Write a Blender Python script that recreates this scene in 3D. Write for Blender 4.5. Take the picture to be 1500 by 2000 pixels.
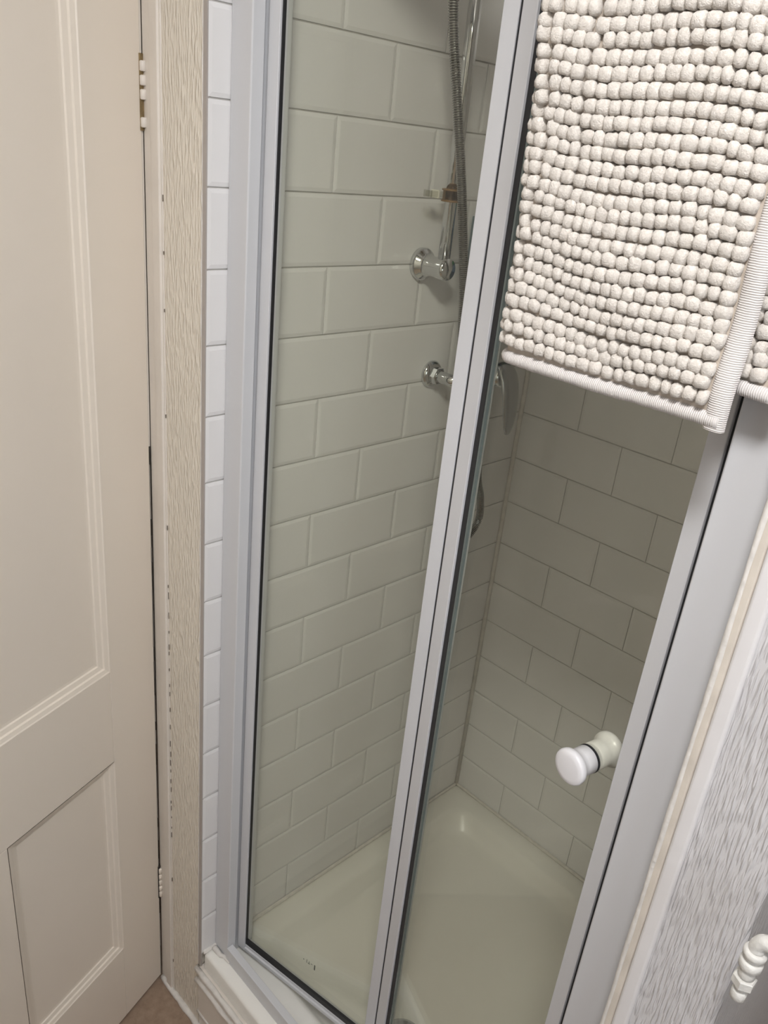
import bpy, bmesh, math, random
from mathutils import Vector, Matrix, Euler

for o in list(bpy.data.objects):
    bpy.data.objects.remove(o, do_unlink=True)
SC = bpy.context.scene
COL = SC.collection
RND = random.Random(7)

# ------------------------------------------------------------------ camera
cam_d = bpy.data.cameras.new('camera')
cam_d.sensor_fit = 'VERTICAL'
cam_d.sensor_height = 32.0
cam_d.lens = 1579.07 / 2000.0 * 32.0
cam_d.clip_start = 0.02
cam = bpy.data.objects.new('camera', cam_d)
COL.objects.link(cam)
CAM = Vector((0.9468, -0.6052, 1.718))
cam.location = CAM
cam.rotation_euler = (math.radians(65.648), math.radians(-5.6066), math.radians(46.226))
SC.camera = cam

# ------------------------------------------------------------------ world, exposure, lights
world = bpy.data.worlds.new('world')
SC.world = world
world.use_nodes = True
world.node_tree.nodes['Background'].inputs[0].default_value = (0.9, 0.93, 1.0, 1)
world.node_tree.nodes['Background'].inputs[1].default_value = 0.02
SC.view_settings.view_transform = 'Standard'
SC.view_settings.look = 'None'
SC.view_settings.gamma = 1.0
SC.view_settings.use_curve_mapping = False
SC.view_settings.exposure = 1.0

LAMP_POS = (0.98, -0.70, 2.345)      # ceiling dome
LAMP_STRENGTH = 43.0
LAMP_COL = (1.0, 0.99, 0.985)
WINDOW_STRENGTH = 1.1                # frosted window in the right-hand wall
WINDOW_COL = (0.78, 0.87, 1.0)

CEIL = 2.40
YB = 0.7666      # tiled back wall of the shower
XR = 0.7555      # tiled right wall of the shower
XL = 0.0         # tiled left wall of the shower
TRAY = 0.228     # rim of the tray

# ------------------------------------------------------------------ materials
def new_mat(name):
    m = bpy.data.materials.new(name)
    m.use_nodes = True
    nt = m.node_tree
    return m, nt, nt.nodes['Principled BSDF']

def coords(nt, scale=(1, 1, 1), rot=(0, 0, 0)):
    tc = nt.nodes.new('ShaderNodeTexCoord')
    mp = nt.nodes.new('ShaderNodeMapping')
    mp.inputs['Scale'].default_value = scale
    mp.inputs['Rotation'].default_value = rot
    nt.links.new(tc.outputs['Object'], mp.inputs['Vector'])
    return mp.outputs['Vector']

def noise(nt, vec, scale, detail=3, rough=0.5):
    n = nt.nodes.new('ShaderNodeTexNoise')
    n.inputs['Scale'].default_value = scale
    n.inputs['Detail'].default_value = detail
    n.inputs['Roughness'].default_value = rough
    nt.links.new(vec, n.inputs['Vector'])
    return n.outputs['Fac']

def ramp(nt, fac, stops):
    r = nt.nodes.new('ShaderNodeValToRGB')
    e = r.color_ramp.elements
    while len(e) < len(stops):
        e.new(0.5)
    for i, (p, c) in enumerate(stops):
        e[i].position = p
        e[i].color = (*c, 1)
    nt.links.new(fac, r.inputs['Fac'])
    return r.outputs['Color']

def bump(nt, bsdf, height, strength, dist):
    b = nt.nodes.new('ShaderNodeBump')
    b.inputs['Strength'].default_value = strength
    b.inputs['Distance'].default_value = dist
    nt.links.new(height, b.inputs['Height'])
    nt.links.new(b.outputs['Normal'], bsdf.inputs['Normal'])

def paint(name, col, rough=0.45, var=0.05, scale=8, bs=0.0, bscale=60, metal=0.0, coat=0.0):
    m, nt, b = new_mat(name)
    v = coords(nt)
    lo = tuple(c * (1 - var) for c in col)
    hi = tuple(min(1, c * (1 + var)) for c in col)
    c = ramp(nt, noise(nt, v, scale), [(0.3, lo), (0.7, hi)])
    nt.links.new(c, b.inputs['Base Color'])
    b.inputs['Roughness'].default_value = rough
    b.inputs['Metallic'].default_value = metal
    b.inputs['Coat Weight'].default_value = coat
    if bs:
        bump(nt, b, noise(nt, v, bscale, 4), bs, 0.002)
    return m

def anaglypta(name, col, rot, sx, sz, strength, dist=0.004, rough=0.55):
    """painted embossed wallpaper: short slanting strokes"""
    m, nt, b = new_mat(name)
    v = coords(nt, (sx, sx, sz), rot)
    f1 = noise(nt, v, 1.0, 1, 0.4)
    r1 = ramp(nt, f1, [(0.42, (0, 0, 0)), (0.80, (1, 1, 1))])
    v2 = coords(nt)
    c = ramp(nt, noise(nt, v2, 5), [(0.3, tuple(x * 0.96 for x in col)), (0.7, col)])
    nt.links.new(c, b.inputs['Base Color'])
    b.inputs['Roughness'].default_value = rough
    bump(nt, b, r1, strength, dist)
    return m

def glass_mat(name, tint, ior=1.5, rough=0.0):
    """clear sheet glass: tinted transmission plus Fresnel reflection"""
    m = bpy.data.materials.new(name)
    m.use_nodes = True
    nt = m.node_tree
    nt.nodes.clear()
    out = nt.nodes.new('ShaderNodeOutputMaterial')
    tr = nt.nodes.new('ShaderNodeBsdfTransparent')
    tr.inputs['Color'].default_value = (*tint, 1)
    gl = nt.nodes.new('ShaderNodeBsdfGlossy')
    gl.inputs['Roughness'].default_value = rough
    # Schlick reflectance, the same from either side of the sheet
    lw = nt.nodes.new('ShaderNodeLayerWeight')
    lw.inputs['Blend'].default_value = 0.5
    pw = nt.nodes.new('ShaderNodeMath')
    pw.operation = 'POWER'
    pw.inputs[1].default_value = 5.0
    nt.links.new(lw.outputs['Facing'], pw.inputs[0])
    f0 = ((ior - 1) / (ior + 1)) ** 2
    fr = nt.nodes.new('ShaderNodeMath')
    fr.operation = 'MULTIPLY_ADD'
    fr.inputs[1].default_value = 1 - f0
    fr.inputs[2].default_value = f0
    nt.links.new(pw.outputs[0], fr.inputs[0])
    mx = nt.nodes.new('ShaderNodeMixShader')
    nt.links.new(fr.outputs[0], mx.inputs[0])
    nt.links.new(tr.outputs[0], mx.inputs[1])
    nt.links.new(gl.outputs[0], mx.inputs[2])
    nt.links.new(mx.outputs[0], out.inputs[0])
    return m

def emit_mat(name, col, strength):
    m = bpy.data.materials.new(name)
    m.use_nodes = True
    nt = m.node_tree
    b = nt.nodes['Principled BSDF']
    b.inputs['Base Color'].default_value = (0.8, 0.8, 0.8, 1)
    b.inputs['Emission Color'].default_value = (*col, 1)
    b.inputs['Emission Strength'].default_value = strength
    return m

M = {}
M['door'] = paint('cream_door_gloss', (0.815, 0.74, 0.645), 0.38, 0.02, 3, 0.12, 25)
M['frame'] = paint('cream_frame_gloss', (0.74, 0.685, 0.62), 0.36, 0.04, 12, 0.5, 55)
M['paper_l'] = anaglypta('cream_embossed_paper', (0.80, 0.74, 0.64), (0, math.radians(-14), 0), 250, 50, 0.6, 0.004)
M['paper_r'] = anaglypta('white_embossed_paper', (0.66, 0.645, 0.65), (0, math.radians(6), 0), 400, 40, 0.6)
M['plaster'] = paint('white_wall_paint', (0.52, 0.49, 0.45), 0.7, 0.03, 4)
M['ceiling'] = paint('ceiling_white', (0.82, 0.80, 0.77), 0.8, 0.02, 3)
M['trim'] = paint('white_trim_gloss', (0.76, 0.74, 0.74), 0.35, 0.03, 14, 0.4, 40)
M['beige'] = paint('stained_sealant', (0.67, 0.61, 0.535), 0.5, 0.10, 22, 0.3, 90)
M['caulk'] = paint('white_sealant', (0.72, 0.69, 0.65), 0.45, 0.08, 60, 0.8, 120)
M['grout'] = paint('grey_grout', (0.52, 0.505, 0.48), 0.9, 0.12, 30)
M['alu'] = paint('white_powder_coat', (0.63, 0.635, 0.655), 0.32, 0.01, 3)
M['tray'] = paint('white_acrylic', (0.85, 0.835, 0.785), 0.22, 0.015, 5)
M['black'] = paint('black_rubber', (0.018, 0.018, 0.02), 0.5, 0.1, 30)
M['dark'] = paint('painted_gap_shade', (0.03, 0.024, 0.018), 0.8, 0.2, 60)
M['crack'] = paint('paint_crack_grey', (0.16, 0.13, 0.10), 0.8, 0.2, 60)
M['brass'] = paint('tarnished_hinge', (0.28, 0.21, 0.11), 0.5, 0.3, 90, 0.6, 200, 0.6)
M['chrome'] = paint('chrome', (0.66, 0.67, 0.68), 0.07, 0.01, 4, 0, 0, 1.0)
M['hose'] = paint('chrome_hose', (0.40, 0.40, 0.39), 0.25, 0.03, 40, 0, 0, 1.0)
M['knob'] = paint('white_plastic', (0.83, 0.82, 0.84), 0.28, 0.01, 5)
M['valve'] = paint('white_pipe_paint', (0.70, 0.685, 0.65), 0.4, 0.06, 120, 0.5, 200)
M['glass'] = glass_mat('shower_glass', (0.982, 0.984, 0.940), 1.45)
M['glass_edge'] = paint('green_glass_edge', (0.15, 0.18, 0.17), 0.1, 0.05, 5)
M['amber'] = glass_mat('amber_clear_plastic', (0.60, 0.47, 0.33), 1.5, 0.05)
M['clear'] = glass_mat('clear_plastic', (0.86, 0.86, 0.82), 1.5, 0.05)
M['caddy'] = glass_mat('bluish_clear_plastic', (0.72, 0.79, 0.82), 1.5, 0.08)
M['green'] = paint('green_plastic', (0.01, 0.24, 0.10), 0.3, 0.05, 6)
M['bluebottle'] = paint('blue_label', (0.16, 0.27, 0.42), 0.35, 0.1, 6)
M['stamp'] = paint('etched_stamp', (0.10, 0.11, 0.09), 0.6, 0.1, 50)
M['lamp'] = emit_mat('opal_diffuser', LAMP_COL, LAMP_STRENGTH)
M['window'] = emit_mat('frosted_daylight_pane', WINDOW_COL, WINDOW_STRENGTH)

# tile glaze with faint cushion
m, nt, b = new_mat('white_tile_glaze')
v = coords(nt)
c = ramp(nt, noise(nt, v, 6), [(0.3, (0.78, 0.77, 0.765)), (0.7, (0.81, 0.80, 0.80))])
nt.links.new(c, b.inputs['Base Color'])
b.inputs['Roughness'].default_value = 0.16
b.inputs['Specular IOR Level'].default_value = 0.4
bump(nt, b, noise(nt, v, 14, 2), 0.10, 0.002)
M['tile'] = m

# brown sheet floor with pale specks
m, nt, b = new_mat('brown_vinyl')
v = coords(nt)
c1 = ramp(nt, noise(nt, v, 55, 5, 0.65), [(0.3, (0.25, 0.175, 0.125)), (0.7, (0.36, 0.265, 0.195))])
nt.links.new(c1, b.inputs['Base Color'])
b.inputs['Roughness'].default_value = 0.45
bump(nt, b, noise(nt, v, 160, 3), 0.2, 0.001)
M['floor'] = m

# chenille
def chenille(name, a, bcol):
    m, nt, b = new_mat(name)
    ge = nt.nodes.new('ShaderNodeNewGeometry')
    v = ge.outputs['Position']
    c = ramp(nt, noise(nt, v, 420, 3, 0.6), [(0.3, a), (0.72, bcol)])
    hs = nt.nodes.new('ShaderNodeHueSaturation')
    mr = nt.nodes.new('ShaderNodeMapRange')
    mr.inputs['From Min'].default_value = 0.3
    mr.inputs['From Max'].default_value = 0.7
    mr.inputs['To Min'].default_value = 0.95
    mr.inputs['To Max'].default_value = 1.04
    nt.links.new(noise(nt, v, 60, 1), mr.inputs['Value'])
    nt.links.new(mr.outputs[0], hs.inputs['Value'])
    nt.links.new(c, hs.inputs['Color'])
    nt.links.new(hs.outputs[0], b.inputs['Base Color'])
    b.inputs['Roughness'].default_value = 0.95
    b.inputs['Specular IOR Level'].default_value = 0.1
    b.inputs['Sheen Weight'].default_value = 0.25
    bump(nt, b, noise(nt, v, 700, 3, 0.7), 0.7, 0.0016)
    return m
M['chenille'] = chenille('cream_chenille', (0.62, 0.57, 0.515), (0.79, 0.745, 0.69))
M['backing'] = paint('mat_backing', (0.46, 0.40, 0.34), 0.95, 0.1, 200)
def ribbed(name, axis):
    m, nt, b = new_mat(name)
    v = coords(nt)
    w = nt.nodes.new('ShaderNodeTexWave')
    w.bands_direction = axis
    w.inputs['Scale'].default_value = 190
    w.inputs['Distortion'].default_value = 1.6
    w.inputs['Detail'].default_value = 2
    nt.links.new(v, w.inputs['Vector'])
    c = ramp(nt, w.outputs['Fac'], [(0.1, (0.63, 0.59, 0.56)), (0.8, (0.72, 0.69, 0.675))])
    nt.links.new(c, b.inputs['Base Color'])
    b.inputs['Roughness'].default_value = 0.9
    bump(nt, b, w.outputs['Fac'], 0.45, 0.0012)
    return m
M['binding'] = ribbed('ribbed_binding', 'Z')
M['hem'] = ribbed('ribbed_hem', 'X')
M['lever'] = paint('satin_chrome', (0.40, 0.41, 0.42), 0.2, 0.01, 4, 0, 0, 1.0)

# ------------------------------------------------------------------ object helpers
def link(o, parent=None):
    COL.objects.link(o)
    if parent is not None:
        o.parent = parent
    return o

def obj(name, bm, mat, parent=None, smooth=False, bevel=0.0, seg=2, auto=None):
    me = bpy.data.meshes.new(name)
    bmesh.ops.recalc_face_normals(bm, faces=bm.faces)
    bm.to_mesh(me)
    bm.free()
    if isinstance(mat, str):
        mat = M[mat]
    me.materials.append(mat)
    if smooth:
        for p in me.polygons:
            p.use_smooth = True
    o = link(bpy.data.objects.new(name, me), parent)
    if bevel:
        md = o.modifiers.new('bevel', 'BEVEL')
        md.width = bevel
        md.segments = seg
        md.limit_method = 'ANGLE'
        for p in me.polygons:
            p.use_smooth = True
        wn = o.modifiers.new('wn', 'WEIGHTED_NORMAL')
        wn.keep_sharp = True
    return o

def empty(name, loc=(0, 0, 0), parent=None):
    o = bpy.data.objects.new(name, None)
    o.location = loc
    o.empty_display_size = 0.05
    return link(o, parent)

def tag(o, label, cat, group=None):
    o['label'] = label
    o['category'] = cat
    if group:
        o['group'] = group
    return o

def struct(o, label=None):
    o['kind'] = 'structure'
    if label:
        o['label'] = label
    return o

def box(bm, x0, x1, y0, y1, z0, z1):
    vs = [bm.verts.new(p) for p in ((x0, y0, z0), (x1, y0, z0), (x1, y1, z0), (x0, y1, z0),
                                    (x0, y0, z1), (x1, y0, z1), (x1, y1, z1), (x0, y1, z1))]
    for f in ((0, 3, 2, 1), (4, 5, 6, 7), (0, 1, 5, 4), (1, 2, 6, 5), (2, 3, 7, 6), (3, 0, 4, 7)):
        bm.faces.new([vs[i] for i in f])
    return vs

def boxes(*bs):
    bm = bmesh.new()
    for a in bs:
        box(bm, *a)
    return bm

def xform(bm, mtx):
    bmesh.ops.transform(bm, matrix=mtx, verts=bm.verts)
    return bm

def frame_from(d):
    d = Vector(d).normalized()
    up = Vector((0, 0, 1)) if abs(d.z) < 0.9 else Vector((1, 0, 0))
    s = d.cross(up).normalized()
    return s, s.cross(d).normalized(), d

def tube(bm, pts, rad, seg=16, cap=True):
    pts = [Vector(p) for p in pts]
    n = len(pts)
    rr = rad if isinstance(rad, (list, tuple)) else [rad] * n
    rings = []
    s_prev = None
    for i, p in enumerate(pts):
        t = (pts[min(i + 1, n - 1)] - pts[max(i - 1, 0)]).normalized()
        if s_prev is None:
            s, u, _ = frame_from(t)
        else:
            s = (s_prev - t * s_prev.dot(t)).normalized()
            u = s.cross(t).normalized()
        s_prev = s
        rings.append([bm.verts.new(p + (s * math.cos(2 * math.pi * k / seg) + u * math.sin(2 * math.pi * k / seg)) * rr[i]) for k in range(seg)])
    for a, b in zip(rings, rings[1:]):
        for k in range(seg):
            bm.faces.new((a[k], a[(k + 1) % seg], b[(k + 1) % seg], b[k]))
    if cap:
        bm.faces.new(rings[0])
        bm.faces.new(list(reversed(rings[-1])))
    return bm

def lathe(bm, origin, axis, prof, seg=32):
    """prof: list of (distance along the axis, radius)"""
    o = Vector(origin)
    s, u, d = frame_from(axis)
    rings = []
    for h, r in prof:
        if r < 1e-6:
            rings.append([bm.verts.new(o + d * h)])
        else:
            rings.append([bm.verts.new(o + d * h + (s * math.cos(2 * math.pi * k / seg) + u * math.sin(2 * math.pi * k / seg)) * r) for k in range(seg)])
    for a, b in zip(rings, rings[1:]):
        if len(a) == 1 and len(b) == 1:
            continue
        for k in range(seg):
            k2 = (k + 1) % seg
            if len(a) == 1:
                bm.faces.new((a[0], b[k], b[k2]))
            elif len(b) == 1:
                bm.faces.new((a[k], a[k2], b[0]))
            else:
                bm.faces.new((a[k], a[k2], b[k2], b[k]))
    if len(rings[0]) > 1:
        bm.faces.new(rings[0])
    if len(rings[-1]) > 1:
        bm.faces.new(rings[-1])
    return bm

def spline(pts, n=12):
    """Catmull-Rom through points"""
    P = [Vector(p) for p in pts]
    P = [P[0] * 2 - P[1]] + P + [P[-1] * 2 - P[-2]]
    out = []
    for i in range(1, len(P) - 2):
        for k in range(n):
            t = k / n
            a, b, c, d = P[i - 1], P[i], P[i + 1], P[i + 2]
            out.append(0.5 * ((2 * b) + (c - a) * t + (2 * a - 5 * b + 4 * c - d) * t * t + (3 * b - a - 3 * c + d) * t ** 3))
    out.append(P[-2])
    return out

# ------------------------------------------------------------------ room shell
X0, X1, Y0, Y1 = -1.05, 1.75, -1.45, 1.35
struct(obj('floor', boxes((X0 - .1, X1 + .1, Y0 - .1, Y1 + .1, -0.06, 0.0)), 'floor'), 'brown speckled sheet floor')
struct(obj('ceiling', boxes((X0 - .1, X1 + .1, Y0 - .1, Y1 + .1, CEIL, CEIL + 0.06)), 'ceiling'))
struct(obj('wall_rear', boxes((X0 - .1, X1 + .1, Y0 - .1, Y0, 0, CEIL)), 'plaster'))
struct(obj('wall_side', boxes((X0 - .1, X0, Y0, Y1, 0, CEIL)), 'plaster'))
struct(obj('wall_hall', boxes((X0, -0.005, Y1, Y1 + .1, 0, CEIL)), 'plaster'))
# wall with the doorway, in the plane y = 0
DO0 = -0.945
struct(obj('wall_doorway', boxes((X0, DO0 - 0.045, 0.0, 0.10, 0, CEIL), (DO0 - 0.045, -0.110, 0.0, 0.10, 2.05, CEIL)), 'paper_l'))
# right outer wall with a frosted window
WY0, WY1, WZ0, WZ1 = -1.15, -0.35, 1.15, 2.05
wr = struct(obj('wall_right', boxes((X1, X1 + .1, Y0, WY0, 0, CEIL), (X1, X1 + .1, WY1, YB, 0, CEIL),
                                    (X1, X1 + .1, WY0, WY1, 0, WZ0), (X1, X1 + .1, WY0, WY1, WZ1, CEIL)), 'plaster'))
win = struct(empty('window_1', (X1 + 0.05, (WY0 + WY1) / 2, WZ0)))
hw, hh = (WY1 - WY0) / 2, WZ1 - WZ0
obj('window_frame', boxes((-.03, .03, -hw, -hw + .05, 0, hh), (-.03, .03, hw - .05, hw, 0, hh),
                          (-.03, .03, -hw + .05, hw - .05, 0, .05), (-.03, .03, -hw + .05, hw - .05, hh - .05, hh)), 'trim', win, bevel=0.004)
obj('pane', boxes((.0, .006, -hw + .05, hw - .05, .05, hh - .05)), 'window', win)
# wall behind the shower, running on to the right
wall_back = struct(obj('wall_back', boxes((-0.009, X1 + .1, YB + 0.009, YB + 0.12, 0, CEIL)), 'plaster'))
# left stub wall between doorway and shower
wall_left = struct(obj('wall_left', boxes((-0.110, -0.009, 0.0, YB + 0.12, 0, CEIL)), 'paper_l', bevel=0.002),
                   'cream embossed wall strip between the door frame and the tiles')
# right partition between shower and room
PX1 = 0.856
wall_part = struct(obj('wall_partition', boxes((XR + 0.009, PX1, 0.0, YB + 0.009, 0, CEIL)), 'paper_r', bevel=0.004),
                   'white embossed end of the partition right of the shower')

# ------------------------------------------------------------------ tiles
PIT, PITL, Z0T = 0.102, 0.204, 1.853
GAP, GAPV = 0.0023, 0.0015
tile_cache = {}
def tile_mesh(w, h):
    key = (round(w, 4), round(h, 4))
    if key in tile_cache:
        return tile_cache[key]
    bv, th, dp = 0.0055, 0.008, 0.0011
    bx, bz = min(bv, w * .3), min(bv, h * .3)
    vs, fs = [], []
    # local: x along wall, z up, -y outwards (towards the shower)
    for (ix, iz, y) in ((0, 0, 0.0), (0, 0, -(th - dp)), (bx, bz, -th)):
        vs += [(ix, y, iz), (w - ix, y, iz), (w - ix, y, h - iz), (ix, y, h - iz)]
    for r in (0, 4):
        for k in range(4):
            fs.append((r + k, r + (k + 1) % 4, r + 4 + (k + 1) % 4, r + 4 + k))
    fs.append((8, 9, 10, 11))
    me = bpy.data.meshes.new('tile')
    me.from_pydata(vs, [], fs)
    me.materials.append(M['tile'])
    tile_cache[key] = me
    return me

def tile_wall(parent, length, joint_even, joint_odd, place, lead=0.014):
    """place(u, z) -> (location, z-rotation) for a tile starting at u along the wall"""
    k = -6
    while True:
        zt = Z0T - PIT * k
        zb = zt - PIT
        k += 1
        if zt <= TRAY + 0.01:
            break
        kk = k - 1
        if zb >= CEIL - 0.012:
            continue
        zt2, zb2 = min(zt, CEIL), max(zb, TRAY - 0.004)
        j = joint_even if kk % 2 == 0 else joint_odd
        us = [0.0]
        u = j
        while u > 0:
            u -= PITL
        u += PITL
        while u < length - 0.055:
            if u > lead:
                us.append(u)
            u += PITL
        us.append(length)
        for a, b_ in zip(us, us[1:]):
            w, h = b_ - a - GAPV, zt2 - zb2 - GAP
            o = bpy.data.objects.new('tile', tile_mesh(w, h))
            loc, rz = place(a + GAPV / 2, zb2 + GAP / 2)
            o.location = loc
            o.rotation_euler = (RND.uniform(-.0012, .0012), RND.uniform(-.0006, .0006), rz)
            link(o, parent)

# left wall: u runs along +y, outward = +x
tile_wall(wall_left, YB - 0.002, 0.3109, 0.2089, lambda u, z: ((-0.008, u, z), math.radians(90)))
obj('grout_bed', boxes((-0.0088, -0.0028, 0.001, YB, TRAY - .004, CEIL)), 'grout', wall_left)
# back wall: u runs along +x, outward = -y
tile_wall(wall_back, XR, 0.0387, 0.1407, lambda u, z: ((u, YB + 0.008, z), 0.0), 0.05)
obj('grout_bed', boxes((0.0, XR, YB + 0.0028, YB + 0.0088, TRAY - .004, CEIL)), 'grout', wall_back)
# right wall: outward = -x, u runs along -y
tile_wall(wall_part, YB - 0.05, 0.11, 0.008, lambda u, z: ((XR + 0.008, YB - u - 0.002, z), math.radians(-90)))
obj('grout_bed', boxes((XR + 0.0028, XR + 0.0088, 0.045, YB, TRAY - .004, CEIL)), 'grout', wall_part)
# corner and edge sealant
bm = bmesh.new()
tube(bm, [(0.0025, YB - 0.0025, TRAY), (0.0025, YB - 0.0025, 2.39)], 0.0052, 8)
obj('corner_sealant', bm, 'caulk', wall_back, smooth=True)
obj('tile_edge_trim', boxes((-0.0088, -0.0012, -0.0015, 0.002, 0.19, CEIL)), paint('grey_tile_edge', (0.42, 0.38, 0.35), 0.6), wall_left)
# ragged painted edge of the paper, beside the tile trim
bm = bmesh.new()
zz, pts, rr = 0.18, [], []
while zz < CEIL - .01:
    pts.append((-0.0105 + RND.uniform(-.0006, .0006), -0.0004, zz))
    rr.append(RND.uniform(.0008, .0021))
    zz += 0.014
tube(bm, pts, rr, 6)
obj('paper_edge', bm, 'caulk', wall_left, smooth=True)

# ------------------------------------------------------------------ trims, plinth, sealant
bm = boxes((XR + 0.0165, 0.787, -0.005, 0.003, 0, CEIL))
t1 = struct(obj('trim_1', bm, 'trim', bevel=0.0035, seg=3), 'white painted strip beside the right shower post')
obj('stained_edge', boxes((XR + 0.0085, XR + 0.0165, -0.0035, 0.003, 0, CEIL)), 'beige', t1, bevel=0.002)
bm = bmesh.new()
pts = [(XR + 0.0080 + RND.uniform(-.0004, .0004), -0.0018, 0.01 + i * 0.04) for i in range(59)]
tube(bm, pts, [0.0027 + RND.uniform(-.0005, .0005) for _ in pts], 8)
struct(obj('trim_2', bm, 'caulk', smooth=True), 'cream sealant line along the right shower post')

# tiled-in plinth below the tray
pl = struct(obj('trim_3', boxes((-0.006, XR + 0.008, -0.004, 0.012, 0.05, 0.185)), M['frame'], bevel=0.001), 'painted plinth board under the shower tray')
for z_, r_ in ((0.182, 0.0062), (0.150, 0.0048)):
    bm = bmesh.new()
    pts = [(-0.010 + i * 0.03, -0.006, z_ + RND.uniform(-.0012, .0012)) for i in range(26)]
    tube(bm, pts, [r_ + RND.uniform(-.0008, .0008) for _ in pts], 8)
    obj('bead', bm, 'caulk', pl, smooth=True)
obj('kick_board', boxes((-0.006, XR + 0.008, -0.001, 0.012, 0.0, 0.05)), M['frame'], pl)
bm = bmesh.new()
tube(bm, [(-0.008 + i * 0.03, -0.003, 0.052 + RND.uniform(-.001, .001)) for i in range(26)], 0.0038, 8)
obj('bead', bm, 'caulk', pl, smooth=True)
# sealant on the floor below the papered strip
bm = bmesh.new()
pts = [(-0.150 + i * 0.012, -0.004 + RND.uniform(-.001, .001), 0.003) for i in range(14)]
tube(bm, pts, [0.007 + RND.uniform(-.001, .0012) for _ in pts], 8)
struct(obj('trim_4', bm, 'caulk', smooth=True), 'white sealant line where the wall strip meets the floor')

# door lining and architrave
fr = struct(obj('trim_5', boxes((-0.1560, -0.109, -0.002, 0.106, 0, 2.05)), 'frame', bevel=0.003), 'cream painted door frame upright with chipped edges')
obj('stop_bead', boxes((-0.131, -0.1095, -0.006, 0.0, 0, 2.05)), 'frame', fr, bevel=0.0025)
obj('frame_head', boxes((DO0 - 0.04, -0.150, -0.006, 0.106, 2.012, 2.05)), 'frame', fr, bevel=0.003)
obj('frame_jamb', boxes((DO0 - 0.042, DO0, -0.006, 0.106, 0, 2.012)), 'frame', fr, bevel=0.003)
# fine paint cracks along the frame
zc = 0.45
while zc < 1.02:
    l_ = RND.uniform(.004, .014)
    x_ = -0.1085 + RND.uniform(-.0006, .0006)
    obj('paint_crack', boxes((x_, x_ + RND.uniform(.0004, .0008), -0.0012, 0.0002, zc, zc + l_)), 'crack', fr)
    zc += l_ + RND.uniform(.003, .03)
for zc in (0.09, 0.33, 1.12, 1.31, 1.47, 1.55, 1.62):
    obj('paint_crack', boxes((-0.109, -0.1083, -0.0012, 0.0002, zc, zc + RND.uniform(.004, .01))), 'crack', fr)

# ------------------------------------------------------------------ room door (four panels, open into the room)
DH = Vector((-0.1530, -0.0055, 0.0))
DANG = math.radians(19.7)
d1 = struct(empty('door_1', DH), 'cream four-panel door standing open at the left')
# local x runs from the hinge edge along the door, local -y is the face away from the camera
d1.rotation_euler = (0, 0, math.atan2(-math.cos(DANG), math.sin(DANG)))
# with this rotation local +y points to +x side (the face the camera sees)
DW, DT, DZ = 0.775, 0.036, 2.005
S0, S1, S2, S3 = 0.106, 0.332, 0.443, 0.669
PZ = ((0.212, 0.690), (0.881, 1.88))
ZB_ = 0.008
def slab(name, x0, x1, z0, z1):
    return obj(name, boxes((x0, x1, -DT, 0.0, z0, z1)), 'door', d1, bevel=0.0012, seg=1)
slab('stile', 0.0, S0, ZB_, DZ)
slab('stile', S3, DW, ZB_, DZ)
slab('rail', S0, S3, ZB_, PZ[0][0])
slab('rail', S0, S3, PZ[0][1], PZ[1][0])
slab('rail', S0, S3, PZ[1][1], DZ)
slab('muntin', S1, S2, PZ[0][0], PZ[0][1])
slab('muntin', S1, S2, PZ[1][0], PZ[1][1])
REC, BEV = 0.011, 0.023
for (xa, xb) in ((S0, S1), (S2, S3)):
    for (za, zb) in PZ:
        pn = obj('panel', boxes((xa + BEV - .001, xb - BEV + .001, -DT + REC, -REC, za + BEV - .001, zb - BEV + .001)), 'door', d1)
        # moulding: stepped slope all round, on both faces
        bm = bmesh.new()
        for sgn in (1, -1):
            prof = [(0.0, 0.0), (0.0015, 0.0015), (0.008, 0.0035), (0.0095, 0.0062), (0.017, 0.0082), (0.0185, 0.0104), (BEV, REC)]
            loops = []
            for ins, dep in prof:
                y_ = -dep if sgn == 1 else -DT + dep
                loops.append([bm.verts.new(p) for p in ((xa + ins, y_, za + ins), (xb - ins, y_, za + ins), (xb - ins, y_, zb - ins), (xa + ins, y_, zb - ins))])
            for A_, B_ in zip(loops, loops[1:]):
                for k in range(4):
                    bm.faces.new((A_[k], A_[(k + 1) % 4], B_[(k + 1) % 4], B_[k]))
        obj('moulding', bm, 'door', pn)
# hinges: painted knuckles on plates, upper worn brass, lower coloured dark as recess shade
for z0_, z1_, worn in ((1.705, 1.797, True), (0.248, 0.337, False)):
    hg = obj('hinge', boxes((-0.0060, 0.0030, -0.006, 0.0022, z0_, z1_)), 'dark' if not worn else 'brass', d1)
    n_ = 5
    for i in range(n_):
        za = z0_ + 0.004 + (z1_ - z0_ - 0.008) * i / n_
        zb = za + (z1_ - z0_ - 0.008) / n_ - (0.0042 if worn else 0.0022)
        if worn and i == 1:
            continue
        bm = bmesh.new()
        kr = 0.0044 if worn else 0.0036
        lathe(bm, (-0.0008, 0.0032, za), (0, 0, 1), [(0, kr - .001), (0.001, kr), (zb - za - .001, kr), (zb - za, kr - .001)], 12)
        obj('knuckle', bm, 'frame' if worn else 'door', hg, smooth=True)
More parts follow.
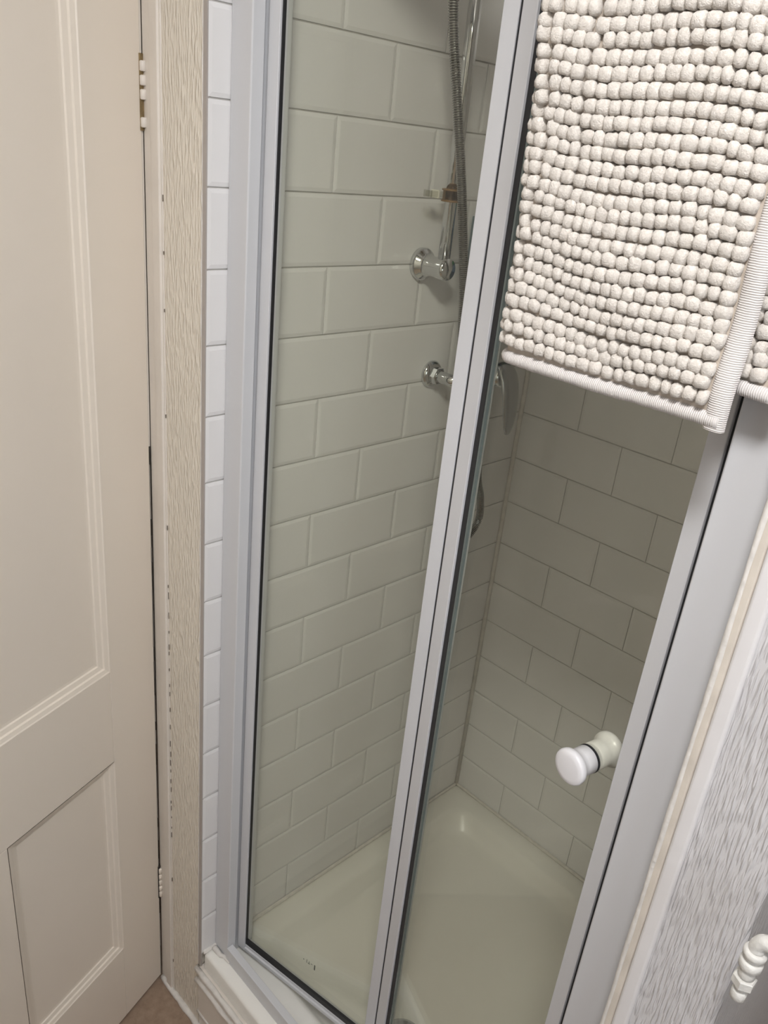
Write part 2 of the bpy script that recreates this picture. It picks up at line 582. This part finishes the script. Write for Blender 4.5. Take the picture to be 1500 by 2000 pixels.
# filler and dark strips painted as gap shade between door edge and frame, with lumps of old paint
obj('gap_filler', boxes((-0.0034, -0.0001, -0.03, -0.0022, ZB_, 1.25), (-0.0034, -0.0001, -0.03, -0.0008, 1.25, DZ)), 'frame', d1)
bm = bmesh.new()
zc = ZB_
while zc < 1.28:
    full = zc < 1.28
    l_ = RND.uniform(.015, .06) if full else RND.uniform(.006, .03)
    w_ = RND.uniform(.0006, .0017) if full else RND.uniform(.0003, .0007)
    x_ = -0.0018 + RND.uniform(-.0006, .0006)
    box(bm, x_ - w_ / 2, x_ + w_ / 2, -0.0026, -0.0016, zc, zc + l_)
    zc += l_ + (0 if full else RND.uniform(.0, .03))
obj('gap_shade', bm, 'dark', d1)
bm = bmesh.new()
lathe(bm, (DW - 0.06, 0.0, 1.02), (0, 1, 0), [(0, 0.024), (0.006, 0.024), (0.007, 0.009), (0.03, 0.010), (0.035, 0.02), (0.045, 0.026), (0.056, 0.022), (0.06, 0.0)], 24)
obj('door_knob', bm, 'chrome', d1, smooth=True)

# ------------------------------------------------------------------ shower tray
def rrect(x0, x1, y0, y1, r, z, n=7):
    out = []
    for cx, cy, a0 in ((x1 - r, y1 - r, 0), (x0 + r, y1 - r, 90), (x0 + r, y0 + r, 180), (x1 - r, y0 + r, 270)):
        for k in range(n):
            a = math.radians(a0 + 90 * k / (n - 1))
            out.append((cx + r * math.cos(a), cy + r * math.sin(a), z))
    return out
TX0, TX1, TY0, TY1 = 0.0012, XR - 0.0012, 0.004, YB - 0.0012
bm = bmesh.new()
loops = []
for ins, r, z in ((0, .006, .186), (0, .006, TRAY - .006), (.002, .007, TRAY - .002), (.006, .008, TRAY),
                  (.046, .04, TRAY), (.052, .045, TRAY - .002), (.058, .05, TRAY - .008), (.072, .06, TRAY - .032),
                  (.082, .06, TRAY - .040), (.10, .055, TRAY - .043), (.24, .05, TRAY - .048)):
    fy = 0.034 if ins > .04 else 0.0
    loops.append([bm.verts.new(p) for p in rrect(TX0 + ins, TX1 - ins, TY0 + ins + fy, TY1 - ins, r, z)])
for A_, B_ in zip(loops, loops[1:]):
    n = len(A_)
    for k in range(n):
        bm.faces.new((A_[k], A_[(k + 1) % n], B_[(k + 1) % n], B_[k]))
bm.faces.new(loops[-1])
tray = tag(obj('shower_tray', bm, 'tray', smooth=True), 'white acrylic shower tray with raised rim behind the folding door', 'shower tray')
bm = bmesh.new()
lathe(bm, (0.365, 0.208, TRAY - .0450), (0, 0, 1), [(0, 0.042), (.003, 0.042), (.005, 0.036), (.0065, 0.02), (.007, 0)], 32)
obj('waste_cover', bm, 'chrome', tray, smooth=True)

# sealant specks on the tile joint over the tray
bm = bmesh.new()
tube(bm, [(0.002, 0.003, TRAY + .001), (0.003, 0.03, TRAY + .002), (0.003, YB - .003, TRAY + .002), (XR, YB - .003, TRAY + .002)], 0.0042, 6)
obj('rim_sealant', bm, 'caulk', tray, smooth=False)

# ------------------------------------------------------------------ folding shower door
sd = tag(empty('shower_door', (XR / 2, 0.04, TRAY)), 'white framed bifold glass shower door, slightly folded inwards', 'shower door')
SDO = Vector((XR / 2, 0.04, TRAY))
def sdobj(name, bm, mat, **kw):
    xform(bm, Matrix.Translation(-SDO))
    return obj(name, bm, mat, sd, **kw)
TOP = 2.08
JF = 0.031       # front plane of the posts
# left and right posts: outer channel and inset inner face
sdobj('post', boxes((0.0003, 0.044, JF, JF + 0.0195, TRAY + .0005, TOP)), 'alu', bevel=0.0025, seg=3)
sdobj('post', boxes((0.7105, XR - 0.0003, JF, JF + 0.0195, TRAY + .0005, TOP)), 'alu', bevel=0.0025, seg=3)
sdobj('post_channel', boxes((0.0003, 0.036, JF + 0.0195, JF + 0.042, TRAY + .0005, TOP)), 'alu', bevel=0.001)
sdobj('post_channel', boxes((0.724, XR - 0.0003, JF + 0.0195, JF + 0.042, TRAY + .0005, TOP)), 'alu', bevel=0.001)
# bottom track: front upstand, floor and back lip
sdobj('bottom_track', boxes((0.0445, 0.710, 0.0285, 0.0425, TRAY + .0005, 0.2645), (0.0445, 0.710, 0.0425, 0.047, TRAY + .0005, 0.2335)), 'alu', bevel=0.001)
sdobj('top_rail', boxes((0.0445, 0.710, 0.0285, 0.0345, TOP - .05, TOP), (0.0445, 0.710, 0.0345, 0.073, TOP - .006, TOP),
                        (0.0445, 0.710, 0.067, 0.073, TOP - .05, TOP - .006)), 'alu', bevel=0.001)
# fillet of sealant at the foot of the left post
bm = bmesh.new()
pts = [(0.006 + i * 0.006, 0.029 - (0.004 if i < 5 else 0.0), TRAY + .003) for i in range(9)]
tube(bm, pts, [0.005, .006, .0055, .005, .0045, .004, .0035, .003, .002], 8)
sdobj('sealant_fillet', bm, 'caulk', smooth=True)

PA, PH, PE = Vector((0.0425, 0.054, 0)), Vector((0.369, 0.115, 0)), Vector((0.7000, 0.0545, 0))
LZ0, LZ1 = 0.2505, 2.032
def leaf(p, q, sl, gl, sr, gr, label):
    """one leaf; local x from p to q, local +y towards the inside of the shower"""
    d = q - p
    L = d.length
    mtx = Matrix.Translation(p - SDO) @ Matrix.Rotation(math.atan2(d.y, d.x), 4, 'Z')
    th = 0.022
    def part(name, bm, mat, parent, **kw):
        return obj(name, xform(bm, mtx), mat, parent, **kw)
    e0, e1 = 0.0014, L - 0.0014
    lf = part('door_leaf', boxes((e0, sl, 0, th, LZ0, LZ1), (sr, e1, 0, th, LZ0, LZ1),
                                 (sl, sr, 0, th, LZ0, LZ0 + .009), (sl, sr, 0.003, th - .003, LZ0 + .009, LZ0 + .016),
                                 (sl, sr, 0, th, LZ1 - .022, LZ1)), 'alu', sd, bevel=0.0012)
    lf['label'] = label
    gt = 0.005
    gy = th / 2 - gt / 2
    part('glass_pane', boxes((sl - .002, sr + .002, gy, gy + gt, LZ0 + .012, LZ1 - .015)), 'glass', lf)
    z0g, z1g = LZ0 + .016, LZ1 - .022
    bs = []
    bs.append((sl, gl, 0.0035, gy - .0001, z0g, z1g))
    bs.append((gr, sr, 0.0035, gy - .0001, z0g, z1g))
    bs.append((gl, gr, 0.0035, gy - .0001, z0g, z0g + .012))
    bs.append((gl, gr, 0.0035, gy - .0001, z1g - .006, z1g))
    part('gasket', boxes(*bs), 'black', lf)
    return lf, mtx, L, th
lfa, ma, La, th = leaf(PA, PH, 0.0195, 0.0212, 0.3120, 0.3125, 'left leaf with narrow white frame')
lfb, mb, Lb, th = leaf(PH, PE, 0.0235, 0.0315, 0.3165, 0.3170, 'right leaf carrying the white knob')
obj('edge_gap_shade', xform(boxes((Lb - .0013, Lb + .0022, 0.0035, 0.019, LZ0, LZ1)), mb), 'black', lfb)  # black strip added on the leaf edge, painted shade for the gap by the post
# dark hinge seal between the leaves
bm = bmesh.new()
tube(bm, [(PH.x, PH.y + .006, LZ0), (PH.x, PH.y + .006, LZ1)], 0.005, 8)
sdobj('hinge_seal', bm, 'black', smooth=True)
# green polished edge strip next to the gasket of the right leaf
obj('glass_edge', xform(boxes((0.0316, 0.0345, 0.004, 0.0082, LZ0 + .02, LZ1 - .025)), mb), 'glass_edge', lfb)
# knob either side of the right pane
KS, KZ = 0.2775, 1.138
prof = [(0.0002, 0.0128), (0.0015, 0.0142), (0.012, 0.0140), (0.0165, 0.0146), (0.0195, 0.0168), (0.0215, 0.0182), (0.0245, 0.0186), (0.0266, 0.0180), (0.0280, 0.0165), (0.0288, 0.0120), (0.0291, 0.0)]
prof = [(h * 1.1, r * 1.1) for h, r in prof]
gy0, gy1 = th / 2 - .0025, th / 2 + .0025
bm = bmesh.new(); lathe(bm, (KS, gy0 - .0015, KZ), (0, -1, 0), prof, 40)
obj('knob', xform(bm, mb), 'knob', lfb, smooth=True)
bm = bmesh.new(); lathe(bm, (KS, gy1 + .0002, KZ), (0, 1, 0), prof, 40)
obj('knob', xform(bm, mb), 'knob', lfb, smooth=True)
bm = bmesh.new(); lathe(bm, (KS, gy0 - .0016, KZ), (0, 1, 0), [(0, .0161), (.0014, .0161)], 32)
obj('knob_washer', xform(bm, mb), 'black', lfb)
# faint safety stamp near the foot of the left pane
sb = [(0.160, 0.162, 0.3385, 0.3405), (0.168, 0.169, 0.336, 0.345), (0.171, 0.176, 0.337, 0.3382), (0.1735, 0.1745, 0.3382, 0.344),
      (0.178, 0.182, 0.341, 0.342), (0.186, 0.1885, 0.332, 0.345)]
obj('safety_stamp', xform(boxes(*[(a, b_, gy0 - .0003, gy0 - .0001, c_, d_) for a, b_, c_, d_ in sb]), ma), 'stamp', lfa)

# ------------------------------------------------------------------ shower rail, hose, mixer
RX, RY = 0.050, 0.409
rail = tag(empty('shower_riser_rail', (RX, RY, 1.555)), 'chrome riser rail on round wall brackets against the tiled wall', 'shower rail')
RO = Vector((RX, RY, 1.555))
def robj(name, bm, mat, parent=None, **kw):
    return obj(name, xform(bm, Matrix.Translation(-RO)), mat, parent or rail, **kw)
bm = bmesh.new(); tube(bm, [(RX, RY, 1.535), (RX, RY, 2.17)], 0.0098, 24)
robj('rail', bm, 'chrome', smooth=True)
for z_ in (1.548, 2.16):
    bm = bmesh.new()
    lathe(bm, (0.0004, RY, z_), (1, 0, 0), [(0, 0.026), (0.006, 0.0265), (0.010, 0.0245), (0.014, 0.0195), (0.020, 0.0165), (0.030, 0.0158), (0.042, 0.0172), (0.056, 0.0178), (0.062, 0.0165), (0.065, 0.0)], 32)
    robj('bracket', bm, 'chrome', smooth=True)
# clear soap-dish clip round the rail
bm = bmesh.new()
ring = [(RX + 0.0145 * math.cos(a), RY + 0.0145 * math.sin(a)) for a in [2 * math.pi * k / 24 for k in range(24)]]
ins = [(RX + 0.0102 * math.cos(a), RY + 0.0102 * math.sin(a)) for a in [2 * math.pi * k / 24 for k in range(24)]]
for zz0, zz1 in ((1.652, 1.666),):
    L_ = [[bm.verts.new((x, y, z)) for x, y in src] for src, z in ((ring, zz0), (ring, zz1), (ins, zz1), (ins, zz0))]
    for a, b_ in ((0, 1), (1, 2), (2, 3), (3, 0)):
        for k in range(24):
            bm.faces.new((L_[a][k], L_[a][(k + 1) % 24], L_[b_][(k + 1) % 24], L_[b_][k]))
clip = robj('soap_clip', bm, 'amber')
for zr in (1.6505, 1.6665):
    bm = bmesh.new()
    pts = [(RX + 0.0150 * math.cos(a), RY + 0.0150 * math.sin(a), zr) for a in [2 * math.pi * k / 28 for k in range(29)]]
    tube(bm, pts, 0.0016, 8)
    robj('rim', bm, paint('brown_plastic_rim', (0.23, 0.13, 0.05), 0.3), clip, smooth=True)
robj('clip_arm', boxes((RX - .010, RX + .004, RY - 0.050, RY - 0.0145, 1.6555, 1.6635)), 'clear', clip, bevel=0.001)
robj('clip_jaw', boxes((RX - .011, RX + .005, RY - 0.036, RY - 0.032, 1.6535, 1.6655)), paint('frosted_clip', (0.7, 0.68, 0.6), 0.3), clip, bevel=0.0006)
robj('clip_jaw', boxes((RX - .011, RX + .005, RY - 0.053, RY - 0.050, 1.6545, 1.6645)), 'clear', clip, bevel=0.0006)
# slider with hand shower, above the picture
bm = bmesh.new(); lathe(bm, (RX, RY, 2.02), (0, 0, 1), [(0, .010), (0, .017), (.004, .019), (.046, .019), (.05, .017), (.05, .010)], 24)
sl = robj('slider', bm, 'chrome', smooth=True)
hs = tag(empty('hand_shower', (0.085, RY - 0.03, 2.05)), 'chrome hand shower clipped to the riser rail', 'hand shower')
bm = bmesh.new(); tube(bm, [(-.004, 0.006, -.075), (0.0, 0.0, -.02), (0.012, -.005, .05), (.035, -.01, .10)], [.011, .0125, .0125, .014], 16)
obj('handle', bm, 'chrome', hs, smooth=True)
bm = bmesh.new(); lathe(bm, (.035, -.010, .115), (0.8, -0.15, -0.6), [(-.02, 0.0), (-.018, .02), (-.006, .04), (.006, .045), (.01, .043), (.011, 0.0)], 28)
obj('spray_head', bm, 'chrome', hs, smooth=True)

# hose with wound ribs
hp = [(0.082, 0.345, 1.975), (0.088, 0.322, 1.903), (0.090, 0.351, 1.784), (0.090, 0.390, 1.649), (0.088, 0.427, 1.494), (0.086, 0.453, 1.30), (0.086, 0.468, 1.16),
      (0.088, 0.485, 1.075), (0.090, 0.523, 1.048), (0.091, 0.556, 1.078), (0.090, 0.553, 1.125), (0.089, 0.535, 1.175), (0.084, 0.530, 1.26), (0.080, 0.534, 1.322)]
sp = spline(hp, 40)
ln = [0.0]
for a, b_ in zip(sp, sp[1:]):
    ln.append(ln[-1] + (b_ - a).length)
def at_len(s):
    lo, hi = 0, len(ln) - 1
    while hi - lo > 1:
        mid = (lo + hi) // 2
        if ln[mid] <= s: lo = mid
        else: hi = mid
    t = (s - ln[lo]) / max(1e-9, ln[hi] - ln[lo])
    return sp[lo].lerp(sp[hi], t)
hpts, hr = [], []
s, k = 0.0, 0
while s < ln[-1]:
    hpts.append(at_len(s)); hr.append((0.0052, 0.0074, 0.0074)[k % 3])
    s += (0.0009, 0.0013, 0.0009)[k % 3]; k += 1
bm = bmesh.new(); tube(bm, hpts, hr, 12)
tag(obj('shower_hose', bm, 'hose'), 'ribbed chrome shower hose looping below the mixer', 'shower hose')

# bar mixer with lever
mix = tag(empty('shower_mixer', (0.06, 0.542, 1.36)), 'chrome wall mixer with a long drooping lever', 'mixer tap')
MO = Vector((0.06, 0.542, 1.36))
def mobj(name, bm, mat='chrome', **kw):
    return obj(name, xform(bm, Matrix.Translation(-MO)), mat, mix, **kw)
for fy in (0.467, 0.617):
    bm = bmesh.new(); lathe(bm, (0.0004, fy, 1.356), (1, 0, 0), [(0, .024), (.003, .0245), (.007, .022), (.011, .017), (.012, .012)], 32)
    mobj('wall_flange', bm, smooth=True)
    bm = bmesh.new(); lathe(bm, (0.0125, fy, 1.356), (1, 0, 0), [(0, .0145), (.001, .0158), (.010, .0158), (.011, .0145)], 6)
    mobj('union_nut', bm)
    dirn = 1 if fy < .54 else -1
    bm = bmesh.new(); tube(bm, spline([(0.022, fy, 1.356), (0.042, fy, 1.356), (0.054, fy + dirn * .008, 1.356), (0.058, fy + dirn * .03, 1.356)], 6), [.0105] * 18 + [.0105], 18)
    mobj('elbow', bm, smooth=True)
bm = bmesh.new(); lathe(bm, (0.060, 0.488, 1.356), (0, 1, 0), [(0, .012), (.004, .017), (.02, .021), (.054, .0235), (.088, .021), (.104, .017), (.108, .012)], 32)
mobj('body', bm, smooth=True)
bm = bmesh.new(); lathe(bm, (0.072, 0.534, 1.345), (0.1, 0, -1), [(0, .011), (.012, .011), (.013, .0095), (.024, .0095)], 20)
mobj('outlet', bm, smooth=True)
bm = bmesh.new(); lathe(bm, (0.058, 0.492, 1.376), (-0.1, -0.5, 1), [(0, .006), (.008, .007), (.012, .006), (.013, 0)], 16)
mobj('check_screw', bm, smooth=True)
bm = bmesh.new(); lathe(bm, (0.078, 0.542, 1.364), (1, 0, 0.15), [(0, .018), (.012, .0195), (.024, .019), (.030, .015), (.032, 0)], 28)
mobj('cartridge_cap', bm, smooth=True)
# lever: flattened paddle sweeping from the cap outwards and down
bm = bmesh.new()
lv = [((0.090, 1.388), .012, .006), ((0.106, 1.388), .0205, .0090), ((0.117, 1.370), .0240, .0095), ((0.124, 1.343), .0228, .0082), ((0.128, 1.316), .0198, .0068), ((0.129, 1.290), .0160, .0056), ((0.128, 1.272), .0105, .0042), ((0.127, 1.265), .0040, .0020)]
rings = []
for i, ((x, z), hw_, hd) in enumerate(lv):
    a = lv[max(i - 1, 0)][0]; c_ = lv[min(i + 1, len(lv) - 1)][0]
    t = Vector((c_[0] - a[0], 0, c_[1] - a[1])).normalized()
    n_ = Vector((t.z, 0, -t.x))
    rings.append([bm.verts.new(Vector((x, 0.5425 + 0.0012 * i, z)) + Vector((0, 1, 0)) * hw_ * math.cos(th_) + n_ * hd * math.sin(th_)) for th_ in [2 * math.pi * k / 20 for k in range(20)]])
for A_, B_ in zip(rings, rings[1:]):
    for k in range(20):
        bm.faces.new((A_[k], A_[(k + 1) % 20], B_[(k + 1) % 20], B_[k]))
bm.faces.new(rings[0]); bm.faces.new(rings[-1])
lo_ = mobj('lever', bm, 'lever', smooth=True)
md = lo_.modifiers.new('sub', 'SUBSURF'); md.levels = 1; md.render_levels = 2

# ------------------------------------------------------------------ caddy with bottles on the left wall by the corner
CB = Vector((0.004, 0.52, 1.475))
cad = tag(empty('shower_caddy', CB), 'bluish clear plastic caddy on the tiles behind the hose', 'caddy')
def cobj(name, bm, mat, **kw):
    return obj(name, bm, mat, cad, **kw)
cobj('back_plate', boxes((0, .003, 0, .205, 0, .15)), 'caddy', bevel=0.001)
cobj('shelf_base', boxes((.003, .088, 0, .205, 0, .003)), 'caddy')
for i in range(4):
    cobj('front_slat', boxes((.086, .089, 0, .205, .006 + i * .011, .012 + i * .011)), 'caddy')
cobj('side_panel', boxes((.003, .088, 0, .003, .003, .05)), 'caddy')
cobj('side_panel', boxes((.003, .088, .202, .205, .003, .05)), 'caddy')
bt = tag(empty('shampoo_bottle', (0.048, 0.565, 1.4785)), 'squat blue bottle with green cap in the shower caddy', 'bottle')
bm = bmesh.new(); lathe(bm, (0, 0, 0), (0, 0, 1), [(0, .02), (.003, .0235), (.07, .0235), (.082, .016), (.084, .012), (.09, .012)], 24)
obj('bottle_body', bm, 'bluebottle', bt, smooth=True)
bm = bmesh.new(); lathe(bm, (0, 0, .0905), (0, 0, 1), [(0, .016), (.002, .018), (.03, .018), (.034, .015), (.034, 0)], 24)
obj('cap', bm, 'green', bt, smooth=True)
bt2 = tag(empty('shower_gel_bottle', (0.050, 0.630, 1.4785)), 'green bottle beside the blue bottle in the shower caddy', 'bottle')
bm = bmesh.new(); lathe(bm, (0, 0, 0), (0, 0, 1), [(0, .02), (.003, .024), (.10, .024), (.112, .016), (.114, .012), (.118, .012)], 24)
obj('bottle_body', bm, 'green', bt2, smooth=True)
bm = bmesh.new(); lathe(bm, (0, 0, .1185), (0, 0, 1), [(0, .014), (.002, .016), (.02, .016), (.022, .013), (.022, 0)], 24)
obj('cap', bm, 'knob', bt2, smooth=True)

# ------------------------------------------------------------------ bath mat folded lengthwise and hung over the top rail
BP = 0.0104                         # bobble pitch
MB = 1.556                          # bottom of the front layer
mat_o = tag(empty('bath_mat', (0.62, 0.0, MB)), 'cream bobbled chenille bath mat hanging folded over the shower door', 'bath mat')
MOF = Vector((0.62, 0.0, MB))
# horizontal section: from the right edge of the front layer, round the fold, to the right edge of the back layer
FOLDX, RF = 0.5285, 0.0125
YF, YK = -0.0235, 0.0015
XF, XK = 0.7215, 0.750
lenF = XF - FOLDX
lenA = math.pi * RF
lenK = XK - FOLDX
def sect(u):
    """u -> (x, y, nx, ny) on the pile side of the backing"""
    if u < lenF:
        return XF - u, YF, 0.0, -1.0
    u2 = u - lenF
    if u2 < lenA:
        a = u2 / RF
        return FOLDX - RF * math.sin(a), (YF + YK) / 2 - RF * math.cos(a), -math.sin(a), -math.cos(a)
    return FOLDX + (u2 - lenA), YK, 0.0, 1.0
ZTOP = 2.083
def mat_point(u, v, h=0.0):
    """v = length along the mat from its lower edge; h = height above the backing"""
    x, y, nx, ny = sect(u)
    front = ny < 0 or u < lenF
    wob = 0.0022 * math.sin(v * 27 + 1.3) * math.cos(x * 31) + 0.0016 * math.sin(v * 61 + x * 40)
    sag = -0.045 * (x - 0.62) * min(1.0, v / .12) + 0.0025 * math.sin(x * 38 + v * 9)
    xs = x - 0.010 * v / 0.28 * (0.5 if u < lenF else 1.0) * (1 if x < .56 else .3)
    z = MB + v + sag * min(1, v / .05 + .25)
    n = Vector((nx, ny, 0))
    p = Vector((xs, y + wob, z))
    return p + n * h
def mat_point_back(u, v, h=0.0):
    p = mat_point(u, v, h)
    return p
UMAX = lenF + lenA + lenK
VMAX = ZTOP - MB
bm = bmesh.new()
nu, nv = 64, 70
def back_lift(u):
    return 0.026 * min(1.0, max(0.0, (u - lenF - lenA) / 0.03))
grid = [[bm.verts.new(mat_point(UMAX * i / nu, back_lift(UMAX * i / nu) + (VMAX - back_lift(UMAX * i / nu)) * j / nv) - MOF) for i in range(nu + 1)] for j in range(nv + 1)]
for j in range(nv):
    for i in range(nu):
        bm.faces.new((grid[j][i], grid[j][i + 1], grid[j + 1][i + 1], grid[j + 1][i]))
bk = obj('backing', bm, 'backing', mat_o, smooth=True)
sd_m = bk.modifiers.new('thick', 'SOLIDIFY'); sd_m.thickness = 0.0024; sd_m.offset = 0
# the part lying over the rail and hanging inside
bm = bmesh.new()
box(bm, 0.515, 0.745, -0.026, 0.108, ZTOP, ZTOP + 0.014)
box(bm, 0.515, 0.745, 0.080, 0.108, 1.93, ZTOP)
xform(bm, Matrix.Translation(-MOF))
obj('top_fold', bm, 'chenille', mat_o, bevel=0.008, seg=4)

# bobbles
def bobble_mesh(seed, seg=10, rings=6):
    r = random.Random(seed)
    ph = [r.uniform(0, 6.28) for _ in range(6)]
    vs, fs = [], []
    def sp_(c, e): return math.copysign(abs(c) ** e, c)
    e = 0.62
    for i in range(rings + 1):
        la = -math.pi / 2 + math.pi * i / rings
        if i in (0, rings):
            vs.append((0, 0, math.sin(la))); continue
        for k in range(seg):
            lo = 2 * math.pi * k / seg
            x = sp_(math.cos(la), e) * sp_(math.cos(lo), e)
            y = sp_(math.cos(la), e) * sp_(math.sin(lo), e)
            z = sp_(math.sin(la), e)
            f = 1 + 0.07 * math.sin(3 * lo + ph[0]) * math.cos(la) + 0.06 * math.sin(2 * la + 2 * lo + ph[1]) + r.uniform(-.045, .045)
            vs.append((x * f, y * f, z * f))
    top = len(vs) - 1
    def idx(i, k): return 1 + (i - 1) * seg + k % seg
    for k in range(seg):
        fs.append((0, idx(1, k + 1), idx(1, k)))
        for i in range(1, rings - 1):
            fs.append((idx(i, k), idx(i, k + 1), idx(i + 1, k + 1), idx(i + 1, k)))
        fs.append((idx(rings - 1, k), idx(rings - 1, k + 1), top))
    return vs, fs
variants = [bobble_mesh(100 + i) for i in range(8)]
vmesh = []
for vs, fs in variants:
    me = bpy.data.meshes.new('bobble')
    me.from_pydata(vs, [], fs)
    me.materials.append(M['chenille'])
    for p in me.polygons: p.use_smooth = True
    vmesh.append(me)

plc = []
HEM = 0.012
v = HEM + BP * 0.55
row = 0
while v < VMAX - 0.004:
    u = 0.013 + BP * 0.5 + RND.uniform(-.002, .002)
    rowj = RND.uniform(-.0008, .0008)
    while u < UMAX - 0.012:
        wf = RND.uniform(0.86, 1.14)
        w = BP * wf
        back = u > lenF + lenA + 0.012
        # skip bobbles buried between the two layers
        if not (back and u < UMAX - 0.05):
            lift = 0.0 if not back else 0.022
            plc.append((u + w / 2 - BP / 2, v + rowj + RND.uniform(-.0007, .0007) + lift, w, RND.randrange(8), back))
        u += w * 0.985
    v += BP * RND.uniform(0.97, 1.03)
    row += 1

def bob_matrix(pl):
    u, v, w, vi, back = pl
    u = min(max(u, 0), UMAX - .002)
    x, y, nx, ny = sect(u)
    sgn = 1.0
    if u > lenF + lenA:         # back layer: the pile still shows on the outer face, seen past the front layer
        p = mat_point(u, v, 0.0) + Vector((0, -0.0035, 0))
        n = Vector((0, -1, 0))
    else:
        p = mat_point(u, v, 0.0030)
        n = Vector((nx, ny, 0))
    up = Vector((0, 0, 1))
    s = up.cross(n).normalized()
    rot = Matrix((s, n, up)).transposed().to_4x4()
    sc = Matrix.Diagonal((w * 0.515, 0.0064 * RND.uniform(.86, 1.12), BP * 0.525 * RND.uniform(.93, 1.07), 1))
    return Matrix.Translation(p - MOF) @ rot @ Matrix.Rotation(RND.uniform(-.16, .16), 4, 'Y') @ Matrix.Rotation(RND.uniform(-.12, .12), 4, 'Z') @ sc, p
items = []
for pl in plc:
    mt, p = bob_matrix(pl)
    items.append(((p - CAM).length if (p.z < 1.845 and not pl[4]) else 9.0 + p.z, mt, pl[3]))
items.sort(key=lambda t: t[0])
for d_, mt, vi in items[:300]:
    o = bpy.data.objects.new('bobble', vmesh[vi])
    link(o, mat_o)
    o.matrix_local = mt
bigv, bigf = [], []
for d_, mt, vi in items[300:]:
    vs, fs = variants[vi]
    n0 = len(bigv)
    bigv += [tuple(mt @ Vector(q)) for q in vs]
    bigf += [tuple(i + n0 for i in f_) for f_ in fs]
me = bpy.data.meshes.new('bobbles')
me.from_pydata(bigv, [], bigf)
me.materials.append(M['chenille'])
for p in me.polygons: p.use_smooth = True
ob = link(bpy.data.objects.new('bobbles', me), mat_o)
ob['kind'] = 'stuff'
# rolled bottom hem round the fold, and ribbed side bindings
bm = bmesh.new()
us = [lenF * i / 40 for i in range(40)] + [lenF + lenA * i / 14 for i in range(15)] + [lenF + lenA + lenK * i / 40 for i in range(1, 41)]
pts, rr = [], []
for u in us:
    if u > lenF + lenA + .012: break
    pts.append(mat_point(u, 0.003) - MOF); rr.append(0.0062 + 0.0005 * math.sin(u * 900) * 0 + RND.uniform(-.0004, .0004))
tube(bm, pts, rr, 12)
obj('bottom_hem', bm, 'hem', mat_o, smooth=True)
bm = bmesh.new()
pts = [mat_point(UMAX - 0.05 + 0.05 * i / 12, 0.0262) + Vector((0, -.002, 0)) - MOF for i in range(13)]
tube(bm, pts, 0.0058, 12)
obj('bottom_hem', bm, 'hem', mat_o, smooth=True)
def binding(u0, u1, v0, v1, h0):
    bm = bmesh.new()
    n = 60
    prof = [(0.0, -0.002), (0.0008, 0.0022), (0.0035, 0.0040), (0.5, 0.0042), (0.98, 0.0040), (1.0, 0.0015)]
    rows_ = []
    for j in range(n + 1):
        v_ = v0 + (v1 - v0) * j / n
        ring_ = []
        for t, h in ((0, -.003), (0.04, .0018), (.2, .0038), (.5, .0042), (.8, .0036), (.97, .0012), (1, -.003)):
            p = mat_point(u0 + (u1 - u0) * t, v_)
            ring_.append(bm.verts.new(p + Vector((0, -(h + h0), 0)) - MOF))
        rows_.append(ring_)
    for A_, B_ in zip(rows_, rows_[1:]):
        for k in range(len(A_) - 1):
            bm.faces.new((A_[k], A_[k + 1], B_[k + 1], B_[k]))
    return obj('side_binding', bm, 'binding', mat_o, smooth=True)
binding(-0.0035, 0.0125, -0.004, VMAX, 0.001)
binding(UMAX - 0.012, UMAX, 0.022, VMAX, 0.002)

# ------------------------------------------------------------------ painted pipe valve at the right
VX, VY = 0.8715, -0.050
vo = Vector((VX, VY, 1.116))
pv = tag(empty('pipe_valve', vo), 'small white painted pipe valve with hexagonal nuts beside the partition', 'pipe valve')
def vobj(name, bm, **kw):
    return obj(name, bm, 'valve', pv, **kw)
def ringp(z0_, z1_, r, seg=24, name='collar', b_=0.001):
    bm = bmesh.new()
    lathe(bm, (0, 0, z0_), (0, 0, 1), [(0, r - b_), (b_, r), (z1_ - z0_ - b_, r), (z1_ - z0_, r - b_)], seg)
    vobj(name, bm, smooth=seg > 8)
ringp(0.000, 0.010, 0.0062, name='end_cap')
ringp(0.0102, 0.016, 0.0052, name='stem')
ringp(0.0162, 0.0255, 0.0094, 6, 'hex_nut')
ringp(0.0257, 0.036, 0.0066, name='stem')
ringp(0.0362, 0.0450, 0.0090, name='collar', b_=0.0015)
ringp(0.0452, 0.0490, 0.0070, name='stem')
ringp(0.0492, 0.0560, 0.0092, name='collar', b_=0.0015)
bm = bmesh.new()
tube(bm, spline([(0, 0, 0.0562), (0.0, 0, 0.062), (0.006, 0, 0.0685), (0.03, 0, 0.0685), (0.1, 0, 0.0685), (0.17, 0, 0.0685), (0.24, 0, 0.0685), (0.262, 0, 0.060), (0.27, 0, 0.03), (0.27, 0, -0.4), (0.27, 0, -1.1158)], 8), 0.0062, 16)
vobj('pipe', bm, smooth=True)

# ------------------------------------------------------------------ ceiling lamp (out of the picture, lights the room)
lp = tag(empty('ceiling_lamp', (LAMP_POS[0], LAMP_POS[1], CEIL)), 'round opal ceiling lamp above the bathroom floor', 'lamp')
bm = bmesh.new(); lathe(bm, (0, 0, -0.0002), (0, 0, -1), [(0, .15), (.018, .15), (.022, .145), (.022, 0)], 40)
obj('lamp_base', bm, 'trim', lp, smooth=False)
bm = bmesh.new(); lathe(bm, (0, 0, -0.0225), (0, 0, -1), [(0, .138), (.015, .137), (.032, .122), (.046, .09), (.055, .045), (.057, 0)], 40)
obj('diffuser', bm, 'lamp', lp, smooth=True)
